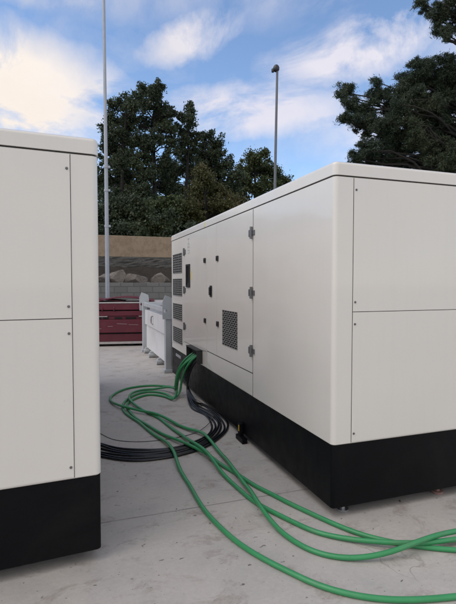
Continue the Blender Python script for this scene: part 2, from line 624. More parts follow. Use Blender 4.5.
        for k in range(rows + 1):
            zz = z0 + (z1 - z0) * k / rows
            gr.box(X(P + 0.0017), X(P + 0.0050), s0, s1, zz - 0.0024, zz + 0.0024)
        for k in range(rows):
            za, zb = z0 + (z1 - z0) * k / rows + 0.0025, z0 + (z1 - z0) * (k + 1) / rows - 0.0025
            for j in range(cols + 1):
                ss = s0 + (s1 - s0) * (j + (0.5 if k % 2 else 0.0)) / cols
                if ss > s1: continue
                gr.box(X(P + 0.0017), X(P + 0.0045), ss - 0.0045, ss + 0.0045, za, zb)
        gr.build('grille', M['grille'], vt)
        # cable outlet: black hood standing off the panel
        ob = MB()
        o0, o1 = 3.06, 3.62
        ob.box(X(0), X(0.075), o0, o0 + 0.02, 0.515, 0.675, 0.004)
        ob.box(X(0), X(0.075), o1 - 0.02, o1, 0.515, 0.675, 0.004)
        ob.box(X(0), X(0.080), o0, o1, 0.6755, 0.692, 0.004)
        ob.box(X(0), X(0.006), o0 + 0.0205, o1 - 0.0205, 0.515, 0.675)
        ob.build('cable_outlet', M['gasket'], root)
    return root


gen1 = make_generator()
tag(gen1, 'white generator with doors and black mesh vents along its side, green cables leaving it', 'generator', 'white power generators')
gen2 = copy_tree(gen1)
thL = rad(22.696)
bL = Vector((math.cos(thL), math.sin(thL), 0))
cL = Vector((-0.700, 2.494, 0))
gen2.location = cL - bL * W
gen2.rotation_euler = (0, 0, thL)
tag(gen2, 'white generator cut off by the left edge, only its plain two-panel end showing', 'generator', 'white power generators')

# ================================================================== WHITE TANK BEHIND THE GENERATOR
tank = empty('storage_tank', fr(5.25, 0.0), TH)
tag(tank, 'low white tank with blue-grey corner posts beyond the far end of a generator', 'tank')
TL, TW = 2.55, 1.25
t = MB()
t.box(0.030, TW, 0.06, TL - 0.06, 0.11, 0.625, 0.01)
t.build('lower_body', M['cab_white'], tank)
t = MB()
t.box(0.0, TW + 0.02, 0.05, TL - 0.05, 0.628, 0.955, 0.012)
t.box(0.10, TW - 0.08, 0.09, TL - 0.09, 0.955, 1.02, 0.01)
up = t.build('upper_body', M['cab_white'], tank)
t = MB()
t.tube([(-0.002, 1.46, 0.875), (-0.035, 1.46, 0.865), (-0.04, 1.46, 0.80), (-0.04, 1.45, 0.74), (-0.02, 1.40, 0.715)], 0.011, 8)
t.build('hook', M['hinge'], up)
for x in (0.0, TW):
    r_ = MB()
    r_.box(x - 0.035, x + 0.045, 0.075, TL - 0.075, 1.035, 1.115, 0.006)
    r_.build('top_rail', M['cab_grey'], tank)
for y in (0.0, TL):
    r_ = MB()
    r_.box(0.062, TW - 0.062, y - 0.035, y + 0.035, 1.035, 1.115, 0.006)
    r_.build('top_rail', M['cab_grey'], tank)
for x in (0.0, TW):
    for y in (0.0, TL):
        p = MB()
        p.box(x - 0.05, x + 0.05, y - 0.065, y + 0.065, 0.05, 1.12, 0.008)
        p.box(x - 0.08, x + 0.08, y - 0.085, y + 0.085, 0.0, 0.06, 0.01)
        po = p.build('corner_post', M['cab_grey'], tank)
        # lifting plate with an eye: drilled plate on the long side
        lp = MB()
        sy = 1 if y == 0 else -1
        sx = -1 if x == 0 else 1
        yo = y - sy * 0.076
        cy, cz, rr, n = x + sx * 0.055, 1.07, 0.030, 20
        rect = [(x + sx * 0.105, 0.93), (x - sx * 0.11, 0.93), (x - sx * 0.11, 1.27), (x + sx * 0.03, 1.34), (x + sx * 0.105, 1.34)]
        # split polygon round the hole by radial strips
        outer = []
        for k in range(n):
            a_ = 2 * math.pi * k / n
            d = Vector((math.cos(a_), math.sin(a_)))
            best = 9
            for i in range(len(rect)):
                p0, p1 = Vector(rect[i]) - Vector((cy, cz)), Vector(rect[(i + 1) % len(rect)]) - Vector((cy, cz))
                e = p1 - p0
                den = d.x * e.y - d.y * e.x
                if abs(den) < 1e-9: continue
                tt = (p0.x * e.y - p0.y * e.x) / den
                uu = (p0.x * d.y - p0.y * d.x) / den
                if tt > 0 and -1e-6 <= uu <= 1 + 1e-6: best = min(best, tt)
            outer.append((cy + d.x * best, cz + d.y * best))
        inner = [(cy + math.cos(2 * math.pi * k / n) * rr, cz + math.sin(2 * math.pi * k / n) * rr) for k in range(n)]
        bm = lp.bm
        V = {}
        for nm, ring in (('o', outer), ('i', inner)):
            for side, xx in (('f', yo - 0.009), ('b', yo + 0.009)):
                V[nm + side] = [bm.verts.new((q[0], xx, q[1])) for q in ring]
        for k in range(n):
            j = (k + 1) % n
            bm.faces.new((V['of'][k], V['of'][j], V['if'][j], V['if'][k]))
            bm.faces.new((V['ob'][k], V['ib'][k], V['ib'][j], V['ob'][j]))
            bm.faces.new((V['of'][k], V['ob'][k], V['ob'][j], V['of'][j]))
            bm.faces.new((V['if'][k], V['if'][j], V['ib'][j], V['ib'][k]))
        lp.build('lifting_plate', M['cab_grey'], po)
for y in (0.80, 1.68, 2.30):
    q = MB()
    q.cyl((-0.055, y, 0.052), (0.075, y, 0.052), 0.052, n=18)
    q.box(-0.03, 0.05, y - 0.035, y + 0.035, 0.075, 0.13, 0.004)
    q.build('castor', M['cab_grey'], tank)

# ================================================================== MAROON STEEL BINS
BZ = rad(9.0)


def bin_root(name, z, dx=0.0, dy=0.0):
    return empty(name, Vector((-3.13 + dx, 11.10 + dy, z)), BZ)


low = bin_root('steel_bin', 0.0)
tag(low, 'long maroon steel bin lying on the concrete, pale skid rail along its bottom', 'steel bin')
X0, X1, DY = -2.6, 2.0, 1.35
q = MB()
q.box(X0, X1, 0.03, DY, 0.115, 0.30, 0.012)
q.build('lower_panel', M['maroon_dark'], low)
q = MB()
q.box(X0, X1, 0.0, DY, 0.335, 0.655, 0.014)
q.build('upper_panel', M['maroon'], low)
q = MB()
q.box(X0 + 0.02, X1 - 0.02, 0.06, DY - 0.05, 0.298, 0.337)
q.build('recess', M['void'], low)
for y in (0.0, DY - 0.12):
    q = MB()
    q.box(X0 - 0.01, X1 + 0.01, y - 0.015, y + 0.10, 0.058, 0.112, 0.008)
    q.build('skid_rail', M['bare_steel'], low)
for x in np.linspace(X0 + 0.2, X1 - 0.2, 5):
    q = MB()
    q.box(x - 0.06, x + 0.06, 0.06, DY - 0.06, 0.0, 0.06, 0.006)
    q.build('bearer', M['void'], low)
q = MB()
for (xa, xb, za, zb, rz) in ((0.42, 0.66, 0.547, 0.553, 0.05), (0.70, 0.93, 0.525, 0.530, 0.02), (-0.2, 0.05, 0.44, 0.446, 0.03), (0.2, 0.32, 0.49, 0.496, -0.04)):
    q.box(xa, xb, -0.0025, 0.0, za, zb, rot=Matrix.Rotation(rz, 3, 'Y'))
q.build('scrape', M['bare_steel'], low)

top = bin_root('steel_bin', 0.656, 0.02, 0.02)
tag(top, 'shallow maroon steel bin with dark slots, stacked on the longer bin', 'steel bin')
q = MB()
q.box(X0 + .05, X1 - .05, 0.03, DY - 0.03, 0.0, 0.085, 0.008)
q.build('slotted_base', M['maroon_dark'], top)
for (xa, xb) in ((-2.2, -1.9), (-1.7, -1.4), (-1.2, -0.95), (-0.7, -0.45), (-0.18, 0.02), (0.06, 0.20), (0.34, 0.52), (0.60, 0.86), (1.2, 1.4)):
    s_ = MB()
    s_.box(xa, xb, 0.026, 0.031, 0.010, 0.055)
    s_.build('slot', M['void'], top)
for (xa, xb) in ((-0.30, 0.17), (0.92, 1.30)):
    s_ = MB()
    s_.box(xa, xb, 0.006, 0.029, 0.064, 0.086, 0.004)
    s_.build('worn_edge', M['bare_steel'], top)
q = MB()
q.box(X0 + .05, X1 - .05, 0.0, DY, 0.088, 0.205, 0.012)
q.build('lower_panel', M['maroon'], top)
q = MB()
q.box(X0 + .08, X1 - .08, 0.07, DY - 0.06, 0.205, 0.236)
q.build('recess', M['void'], top)
q = MB()
q.box(X0 + .05, X1 - .05, 0.0, DY, 0.236, 0.395, 0.012)
q.build('upper_panel', M['maroon'], top)
q = MB()
q.box(X0 + .03, X1 - .03, -0.012, DY + 0.012, 0.396, 0.425, 0.006)
q.build('rim', M['bare_steel'], top)
q = MB()
for k in range(2):
    q.tube([(0.05 + k * .28, -0.012, 0.30), (0.05 + k * .28, -0.03, 0.28), (0.05 + k * .28, -0.03, 0.22), (0.05 + k * .28, -0.012, 0.20)], 0.012, 8)
q.build('lug', M['maroon_dark'], top)

# bowed sheet lying on top of the stack
sh = bin_root('bent_sheet', 1.081, 0.02, 0.02)
tag(sh, 'bowed maroon metal sheet lying on top of the stacked bins', 'metal sheet')


def bowed(x0, x1, y0, y1, rise, zb, th=0.01, n=18):
    m_ = MB()
    rings = []
    for k in range(n + 1):
        u = k / n
        x = x0 + (x1 - x0) * u
        z = zb + rise * math.sin(math.pi * u) ** 0.9
        rings.append([(x, y0, z), (x, y1, z), (x, y1, z + th), (x, y0, z + th)])
    m_.loops(rings)
    return m_


bowed(-0.10, 1.30, 0.10, 1.15, 0.105, 0.0, 0.022).build('front_sheet', M['maroon'], sh)
bowed(-2.0, 0.55, 0.18, 1.2, 0.075, 0.0, 0.018).build('rear_sheet', M['maroon_dark'], sh)

# ================================================================== POLES
pp = at(107.6, 300, 13.0)
pole = empty('metal_pole', (pp.x, pp.y, 0))
tag(pole, 'tall pale galvanised pole rising out of the frame behind the maroon bins', 'pole')
q = MB()
q.tube([(0, 0, 0.02), (0, 0, 4.0), (-0.012, 0, 8.0), (-0.03, 0, 13.0)], [0.064, 0.053, 0.041, 0.032], 20)
q.build('shaft', M['galv'], pole)
q = MB()
q.box(-0.17, 0.17, -0.17, 0.17, 0, 0.02, 0.004)
for dx in (-0.13, 0.13):
    for dy in (-0.13, 0.13):
        q.cyl((dx, dy, 0.02), (dx, dy, 0.05), 0.018, n=6)
q.build('base_plate', M['galv'], pole)
for z in (3.15, 4.15, 4.80):
    q = MB()
    q.cyl((0, 0, z - 0.03), (0, 0, z + 0.03), 0.068, n=20)
    q.box(0.062, 0.11, -0.03, 0.03, z - 0.03, z + 0.03, 0.004)
    q.build('clamp', M['galv'], pole)

pq = at(275.5, 120, 18.0)
pole2 = empty('camera_pole', (pq.x, pq.y, 0))
tag(pole2, 'slim dark grey pole behind the generator, a small dark dome at its top', 'pole')
ztop = at(277, 70, 18).z
q = MB()
q.tube([(-0.05, 0, 0.0), (-0.02, 0, 5.0), (0.06, 0, ztop)], [0.066, 0.056, 0.044], 16)
q.build('shaft', M['pole_dark'], pole2)
q = MB()
hz = ztop
prof = [(0.0, 0.16), (0.06, 0.15), (0.10, 0.11), (0.125, 0.05), (0.125, 0.0), (0.115, -0.05), (0.08, -0.09), (0.0, -0.10)]
hx = 0.02
rings = [[Vector((hx + max(r0, 0.002) * math.cos(a_ * math.pi / 8), max(r0, 0.002) * math.sin(a_ * math.pi / 8), hz + z0)) for a_ in range(16)] for r0, z0 in prof]
q.loops(rings)
q.tube([(0.06, 0, hz - 0.02), (-0.04, 0, hz - 0.0), (-0.11, 0, hz - 0.05), (-0.12, 0, hz - 0.12)], [0.05, 0.07, 0.075, 0.05], 10)
q.build('dome_head', M['cam_head'], pole2)

# ================================================================== WALLS BEHIND THE YARD
SW = 12.8


def wall_obj(name, label, cat, s0, s1, t0, t1, z0, z1, mat, bev=0.015, loc_z=0):
    o = MB().box(t0, t1, s0, s1, z0, z1, bev).build(name, mat)
    o.location = C0
    o.rotation_euler = (0, 0, TH)
    return tag(o, label, cat)


wall_obj('block_wall', 'low grey concrete block wall behind the maroon bins', 'wall', SW, SW + 0.22, -22, 40, 0, 1.56, M['block'])
wall_obj('tan_wall', 'smooth tan rendered wall band high up under the trees', 'wall', 15.25, 15.55, -22, 40, 2.545, 3.345, M['tan'])
# dark rough stone course below the tan band, each face displaced a little
q = MB()
nx, nz = 300, 8
bm = q.bm
rows = []
for j in range(nz + 1):
    row = []
    for i in range(nx + 1):
        tt = -22 + 62 * i / nx
        z = 2.06 + 0.484 * j / nz
        d = 0.0 if j in (nz,) else random.uniform(-0.025, 0.03)
        row.append(bm.verts.new((tt, 15.12 - d, z + (random.uniform(-0.06, 0.03) if j == 0 else 0))))
    rows.append(row)
for j in range(nz):
    for i in range(nx):
        bm.faces.new((rows[j][i], rows[j][i + 1], rows[j + 1][i + 1], rows[j + 1][i]))
bk0 = [bm.verts.new((-22 + 62 * i / nx, 15.6, 2.06)) for i in (0, nx)]
bk1 = [bm.verts.new((-22 + 62 * i / nx, 15.6, 2.544)) for i in (0, nx)]
bm.faces.new([rows[nz][i] for i in range(nx + 1)] + [bk1[1], bk1[0]])
bm.faces.new([rows[0][i] for i in range(nx, -1, -1)] + [bk0[0], bk0[1]])
bm.faces.new((bk0[0], bk0[1], bk1[1], bk1[0]))
o = q.build('stone_wall', M['dark_stone'], smooth=0)
o.location = C0; o.rotation_euler = (0, 0, TH)
tag(o, 'dark rough stone course directly under the tan wall', 'wall')


# earth bank and wooded hill, one terrain sheet
def hill_z(s, tcoord):
    if s < 15.4:
        u = max(0, min(1, (s - 14.3) / 0.75))
        return 1.42 + 0.75 * u * u
    u = s - 15.6
    return 3.22 + 0.10 * max(0, u) + 0.25 * math.sin(tcoord * 0.33 + 1) * min(1, max(0, u) / 4)


def grid(name, s_list, t_list, zf, mat, jit=0.0):
    m_ = MB()
    rr = [[m_.bm.verts.new((tt, ss, zf(ss, tt) + random.uniform(-jit, jit))) for tt in t_list] for ss in s_list]
    for a_, b_ in zip(rr[:-1], rr[1:]):
        for i in range(len(t_list) - 1):
            m_.bm.faces.new((a_[i], a_[i + 1], b_[i + 1], b_[i]))
    o_ = m_.build(name, mat, smooth=180, weighted=False)
    o_.location = C0; o_.rotation_euler = (0, 0, TH)
    return o_


tag(grid('earth_bank', list(np.linspace(SW + 0.22, 15.25, 16)), list(np.linspace(-22, 40, 200)), hill_z, M['earth'], 0.05), kind='structure')
tag(grid('hill', [15.54, 16, 17, 18, 20, 22, 25, 28, 32, 38, 46, 60, 90], list(np.linspace(-80, 100, 120)), hill_z, M['earth'], 0.04), kind='structure')


def boulder(px, py, w, hgt, s, label, seed, squash=0.8):
    rnd = random.Random(seed)
    m_ = MB()
    bmesh.ops.create_icosphere(m_.bm, subdivisions=3, radius=1.0)
    planes = [(Vector((rnd.gauss(0, 1), rnd.gauss(0, 1), rnd.gauss(0, 1))).normalized(), rnd.uniform(0.38, 0.72)) for _ in range(12)]
    for v in m_.bm.verts:
        d = v.co.copy()
        for nrm, dist in planes:
            k = d.dot(nrm)
            if k > dist: d -= nrm * (k - dist)
        v.co = d + Vector((rnd.uniform(-.02, .02), rnd.uniform(-.02, .02), rnd.uniform(-.02, .02)))
    zs = [v.co.z for v in m_.bm.verts]; xs = [v.co.x for v in m_.bm.verts]
    sx, sz = w / (max(xs) - min(xs)), hgt / (max(zs) - min(zs))
    for v in m_.bm.verts:
        v.co = Vector((v.co.x * sx, v.co.y * w * 0.45, (v.co.z - min(zs)) * sz))
    o_ = m_.build('boulder', M['boulder'], smooth=0)
    # place by bearing on the terrace at distance s along the frame
    r_ = ray(px, py)
    k = (s + C0.dot(AX)) / Vector((r_.x, r_.y, 0)).dot(AX)
    pos = r_ * k
    ss, tt = st((pos.x, pos.y, 0))
    o_.location = (pos.x, pos.y, hill_z(ss, tt) - 0.05)
    o_.rotation_euler = (0, 0, TH)
    return tag(o_, label, 'boulder', 'boulders above the block wall')


boulder(119, 283, 0.60, 0.64, 13.55, 'tall blocky boulder above the block wall, just right of the pale pole', 3)
boulder(136, 283, 0.80, 0.52, 13.65, 'pointed pale boulder sloping to the right, middle of those above the block wall', 8)
boulder(164, 283, 0.72, 0.55, 13.7, 'wide pale boulder above the block wall, next to the far end of the generator', 15)
boulder(101, 283, 0.55, 0.50, 13.6, 'grey boulder partly behind the pale pole', 21)
boulder(147, 283, 0.36, 0.22, 13.5, 'small low stone on the block wall between two boulders', 33)


# ================================================================== TREES
def leaf_mesh(name, centres, rads, per, size, mat, parent=None, long=1.6, flat=0.8, spread=0.40):
    """leaf-sized folded blades scattered in clumps; one mesh"""
    cs = np.repeat(np.array(centres), per, axis=0)
    rs = np.repeat(np.array(rads), per)
    n = len(cs)
    d = rng.normal(size=(n, 3))
    d /= np.linalg.norm(d, axis=1)[:, None]
    e = rng.normal(size=(len(centres), 3)) * np.array([1, 1, 0.7]) + np.array([0, 0, 0.35])
    e /= np.linalg.norm(e, axis=1)[:, None]
    e = np.repeat(e * rng.uniform(0.4, 1.15, len(centres))[:, None], per, axis=0)
    along = rng.uniform(-0.9, 1.1, n)
    p = cs + rng.normal(size=(n, 3)) * (rs * spread * (1.0 - 0.45 * np.maximum(0, along)))[:, None] * np.array([1, 1, flat]) + e * (along * rs)[:, None]
    u = rng.normal(size=(n, 3)) + d * 0.8
    u /= np.linalg.norm(u, axis=1)[:, None]
    w = np.cross(u, rng.normal(size=(n, 3)))
    w /= np.linalg.norm(w, axis=1)[:, None]
    sz = size * rng.uniform(0.6, 1.3, n)
    U = u * (sz * long)[:, None] * 0.5
    Wd = w * sz[:, None] * 0.5
    v = np.empty((n, 4, 3))
    v[:, 0] = p - U
    v[:, 1] = p + Wd
    v[:, 2] = p + U
    v[:, 3] = p - Wd
    me = bpy.data.meshes.new(name)
    me.vertices.add(n * 4)
    me.vertices.foreach_set('co', v.reshape(-1))
    me.loops.add(n * 4)
    me.loops.foreach_set('vertex_index', np.arange(n * 4, dtype=np.int32))
    me.polygons.add(n)
    me.polygons.foreach_set('loop_start', np.arange(0, n * 4, 4, dtype=np.int32))
    me.update(calc_edges=True)
    me.validate()
    me.materials.append(mat)
    o_ = bpy.data.objects.new(name, me)
    COL.objects.link(o_)
    if parent: o_.parent = parent
    return o_


def limb(mb, p0, p1, r0, r1, wob=0.06, n=6, k=5):
    p0, p1 = Vector(p0), Vector(p1)
    ln = (p1 - p0).length
    pts, rr = [], []
    for i in range(k + 1):
        u = i / k
        p = p0.lerp(p1, u)
        if 0 < i < k:
            p += Vector((random.gauss(0, 1), random.gauss(0, 1), random.gauss(0, 0.5))) * wob * ln
        p.z += math.sin(u * math.pi) * 0.05 * ln
        pts.append(p); rr.append(r0 + (r1 - r0) * u)
    mb.tube(pts, rr, n)
    return pts


def tree(name, label, D, lobes, base_px, leaf, cat='tree', group=None, size=0.15, dens=1.0, clump=0.42, per=70, trunk_r=0.2, long=1.6, top=None, zbase=None):
    """lobes: (px, py, rx, ry) patches of crown as seen; each becomes a ball of leaf clumps at depth D"""
    bp = at(base_px, 283, D)
    ss, tt = st((bp.x, bp.y, 0))
    zb = hill_z(ss, tt) - 0.1 if zbase is None else zbase
    base = Vector((bp.x, bp.y, zb))
    root = empty(name, base)
    tag(root, label, cat, group)
    mb = MB()
    k = D / FPX
    centres, rads = [], []
    L_ = []
    for (px, py, rx, ry) in lobes:
        dz = random.uniform(-0.9, 0.9) * min(2.5, 0.05 * D)
        c = at(px, py, D + dz)
        L_.append((c, rx * k, ry * k))
    for c, rx, ry in list(L_):
        for _ in range(2):
            a_ = random.uniform(0, 2 * math.pi)
            f_ = random.uniform(0.8, 1.25)
            L_.append((c + Vector((math.cos(a_) * rx * f_, random.uniform(-1, 1) * rx, math.sin(a_) * ry * f_)), rx * random.uniform(.3, .5), ry * random.uniform(.3, .5)))
    topz = max(c.z for c, _, _ in L_)
    cx = sum(c.x for c, _, _ in L_) / len(L_)
    tp = Vector((top[0], bp.y, top[1])) if top else None
    if top is None:
        hi = max(L_, key=lambda q_: q_[0].z)[0]
        tp = Vector((hi.x, bp.y + (hi.y - bp.y) * .6, hi.z))
    trunk = []
    N = 9
    for i in range(N + 1):
        u = i / N
        p = base.lerp(tp, u)
        p.x += math.sin(u * 5 + base.x) * 0.015 * (tp - base).length * (1 - u) + (cx - p.x) * 0.25 * math.sin(u * math.pi)
        trunk.append(p - base)
    mb.tube(trunk, [trunk_r * (1 - 0.85 * i / N) * (1.3 if i == 0 else 1) for i in range(N + 1)], 9)
    for c, rx, ry in L_:
        lc = c - base
        # limb from the trunk, starting lower than the lobe
        zz = max(0.25 * trunk[-1].z, lc.z - 0.35 * math.hypot(lc.x - trunk[-1].x * .5, ry) - 0.4 * ry)
        fr_i = min(range(N), key=lambda i: abs(trunk[i].z - zz))
        st_ = trunk[fr_i]
        r0 = trunk_r * 0.45 * (1 - 0.7 * fr_i / N)
        limb(mb, st_, lc, r0, r0 * 0.35)
        vol = rx * rx * ry
        n = max(4, int(dens * 9.5 * (rx * ry) / (clump * clump)))
        for _ in range(n):
            d = rng.normal(size=3)
            d /= np.linalg.norm(d)
            rr = rng.random() ** 0.5 * 1.12
            q_ = lc + Vector((d[0] * rx * rr, d[1] * (0.5 * (rx + ry)) * rr, d[2] * ry * rr))
            centres.append(q_)
            rads.append(clump * rng.uniform(0.55, 1.15))
            if rng.random() < 0.35:
                limb(mb, lc, q_, r0 * 0.3, r0 * 0.1, 0.08, 4, 3)
    mb.build('trunk', M['bark'], root, smooth=60, weighted=False)
    leaf_mesh('crown', [tuple(c) for c in centres], rads, per, size, leaf, root, long)
    return root


G = 'trees on the bank behind the wall'
# --- wood to the left of centre
tree('broadleaf_tree', 'tallest dark tree of the left wood, its narrow top just right of the pale pole', 26,
     [(141, 99, 8, 8), (148, 92, 7, 7), (156, 92, 6, 9), (153, 106, 10, 9), (160, 118, 11, 10), (146, 122, 10, 9), (166, 136, 10, 11), (150, 140, 9, 8), (134, 118, 8, 7),
      (170, 158, 9, 11), (165, 178, 10, 10), (150, 172, 8, 8), (136, 140, 8, 7), (172, 196, 10, 10), (148, 203, 10, 8)],
     158, M['leaf_dark'], group=G, size=0.078, clump=0.33, per=105, dens=0.60, trunk_r=0.17)
tree('broadleaf_tree', 'dark loose-crowned tree standing around the pale pole, left of the tallest tree', 25,
     [(133, 104, 8, 8), (121, 104, 8, 7), (112, 114, 8, 8), (127, 122, 9, 8), (114, 132, 10, 9), (127, 143, 8, 8), (107, 150, 9, 10), (122, 161, 9, 8),
      (110, 172, 10, 10), (128, 178, 9, 8), (138, 188, 8, 8), (100, 178, 8, 12), (118, 196, 14, 10)],
     118, M['leaf_dark'], group=G, size=0.078, clump=0.33, per=105, dens=0.60, trunk_r=0.14)
tree('broadleaf_tree', 'thin spire-shaped dark tree between the tallest tree and the olive bush', 28,
     [(188, 112, 4, 6), (187, 122, 7, 7), (184, 134, 9, 8), (192, 143, 6, 6), (181, 148, 8, 8), (188, 158, 7, 7), (180, 168, 7, 6), (192, 172, 6, 6)],
     186, M['leaf_dark'], group=G, size=0.078, clump=0.28, per=90, dens=0.52, trunk_r=0.15)
tree('broadleaf_tree', 'rounded dark tree behind the olive bush, right of the spire-shaped tree', 30,
     [(208, 140, 7, 7), (203, 152, 10, 8), (215, 152, 9, 9), (223, 164, 9, 9), (208, 166, 12, 9), (196, 166, 7, 8), (230, 178, 8, 9), (216, 182, 12, 10), (232, 192, 8, 8)],
     212, M['leaf_dark'], group=G, size=0.088, clump=0.40, per=115, dens=0.78, trunk_r=0.2)
tree('broadleaf_tree', 'lowest dark tree of the left wood, beside the foot of the slim camera pole', 34,
     [(250, 160, 6, 6), (261, 159, 7, 6), (256, 170, 12, 8), (243, 176, 9, 9), (269, 172, 9, 8), (278, 180, 7, 8), (262, 186, 16, 10), (242, 192, 12, 9), (282, 192, 10, 8)],
     258, M['leaf_mid'], group=G, size=0.095, clump=0.44, per=120, dens=0.72, trunk_r=0.2)
tree('olive_bush', 'brownish olive-green tall bush in front of the darker trees of the left wood', 22,
     [(205, 178, 10, 10), (214, 192, 12, 11), (200, 194, 10, 11), (210, 208, 16, 12), (194, 212, 12, 11), (226, 204, 10, 10), (236, 204, 9, 9), (185, 222, 14, 10)],
     207, M['leaf_olive'], group=G, size=0.065, clump=0.36, per=150, dens=0.95, trunk_r=0.1)
tree('leafy_bush', 'dark low bush on the tan wall, right behind the pale pole', 20.5,
     [(110, 205, 12, 14), (122, 218, 14, 10), (102, 222, 14, 12), (137, 212, 12, 10)],
     114, M['leaf_dark'], group=G, size=0.07, clump=0.34, per=140, dens=1.0, trunk_r=0.08)
tree('leafy_bush', 'mid-green low bush on the tan wall, below the tallest tree', 21,
     [(155, 214, 12, 11), (168, 218, 12, 10), (145, 222, 12, 9), (176, 206, 9, 9), (160, 226, 14, 8)],
     158, M['leaf_mid'], group=G, size=0.07, clump=0.32, per=140, dens=1.0, trunk_r=0.08)

tree('broadleaf_tree', 'shadowy mid-height tree seen through the gaps of the left wood, behind the tallest tree', 33,
     [(112, 158, 9, 10), (128, 166, 10, 9), (126, 150, 8, 7), (150, 158, 9, 8), (163, 172, 10, 9), (144, 178, 9, 8), (176, 170, 8, 9), (120, 184, 11, 9), (136, 194, 11, 9), (156, 196, 12, 9),
      (172, 188, 10, 9), (188, 186, 10, 10), (196, 178, 8, 8), (104, 190, 10, 10), (180, 204, 12, 8)],
     148, M['leaf_mid'], group=G, size=0.095, clump=0.42, per=95, dens=0.62, trunk_r=0.14)

# --- big pines on the right
tree('pine_tree', 'large dark pine whose crown spreads over the right-hand generator roof', 20,
     [(346, 93, 7, 8), (352, 106, 8, 7), (350, 118, 6, 6), (366, 112, 9, 8), (378, 94, 10, 8), (390, 100, 10, 8), (362, 128, 8, 7), (377, 124, 10, 9),
      (368, 145, 9, 7), (354, 156, 7, 5), (372, 158, 12, 7), (385, 140, 9, 8), (398, 118, 12, 10), (405, 92, 11, 9), (408, 78, 9, 7), (421, 70, 10, 8),
      (432, 84, 14, 12), (420, 100, 14, 12), (416, 126, 14, 12), (404, 146, 14, 10), (425, 150, 18, 12), (445, 70, 14, 12), (446, 105, 16, 16),
      (438, 130, 14, 12), (455, 150, 18, 14), (470, 85, 18, 18), (478, 120, 20, 18), (500, 100, 20, 24), (400, 162, 16, 8), (386, 160, 10, 6), (500, 140, 22, 20), (440, 168, 20, 10), (425, 118, 12, 10), (455, 88, 14, 12), (432, 142, 14, 10), (414, 138, 10, 9), (452, 130, 14, 12), (395, 134, 9, 8), (440, 96, 10, 9)],
     474, M['leaf_pine'], size=0.024, clump=0.25, per=260, dens=0.85, trunk_r=0.24, long=5.0, top=(11.2, 10.8))
tree('pine_tree', 'pine branch ends hanging into the top right corner of the sky', 18.5,
     [(424, 6, 8, 5), (436, 14, 8, 6), (446, 6, 10, 8), (441, 30, 5, 4), (449, 36, 6, 5), (458, 22, 9, 8), (472, 34, 12, 10), (480, 10, 18, 16),
      (500, 30, 20, 20), (495, -20, 22, 20), (462, -12, 16, 12), (520, 0, 24, 30), (520, 60, 20, 16)],
     520, M['leaf_pine'], size=0.024, clump=0.21, per=190, dens=0.50, trunk_r=0.3, long=5.0)

# dense dark growth filling the foot of the wood: nobody could count it
cen, rd = [], []
for _ in range(1500):
    ss = rng.uniform(16.2, 26)
    tt = rng.uniform(-14, 24)
    z = hill_z(ss, tt) + rng.random() ** 1.5 * (1.05 + 0.115 * (ss - 16))
    cen.append(tuple(fr(ss, tt, z))); rd.append(rng.uniform(0.3, 0.6))
und = leaf_mesh('undergrowth', cen, rd, 120, 0.08, M['leaf_dark'], None, 1.5)
tag(und, 'dense dark undergrowth along the top of the tan wall', 'undergrowth', kind='stuff')


# ================================================================== CABLES
def catmull(pts, step=0.025):
    pts = [np.array(p, float) for p in pts]
    P_ = [2 * pts[0] - pts[1]] + pts + [2 * pts[-1] - pts[-2]]
    out = []
    for i in range(1, len(P_) - 2):
        p0, p1, p2, p3 = P_[i - 1:i + 3]
        n = max(2, int(np.linalg.norm(p2 - p1) / step))
        # centripetal knots keep the bends even
        t0 = 0.0
        t1 = t0 + max(1e-4, np.linalg.norm(p1 - p0)) ** 0.5
        t2 = t1 + max(1e-4, np.linalg.norm(p2 - p1)) ** 0.5
        t3 = t2 + max(1e-4, np.linalg.norm(p3 - p2)) ** 0.5
        for k in range(n):
            t_ = t1 + (t2 - t1) * k / n
            A1 = (t1 - t_) / (t1 - t0) * p0 + (t_ - t0) / (t1 - t0) * p1
            A2 = (t2 - t_) / (t2 - t1) * p1 + (t_ - t1) / (t2 - t1) * p2
            A3 = (t3 - t_) / (t3 - t2) * p2 + (t_ - t2) / (t3 - t2) * p3
            B1 = (t2 - t_) / (t2 - t0) * A1 + (t_ - t0) / (t2 - t0) * A2
            B2 = (t3 - t_) / (t3 - t1) * A2 + (t_ - t1) / (t3 - t1) * A3
            out.append((t2 - t_) / (t2 - t1) * B1 + (t_ - t1) / (t2 - t1) * B2)
    out.append(pts[-1])
    return np.array(out)


def smooth_path(p, it=6):
    p = p.copy()
    for _ in range(it):
        p[1:-1] = 0.25 * p[:-2] + 0.5 * p[1:-1] + 0.25 * p[2:]
    return p


LAID = []   # (points, radius) of everything already on the ground


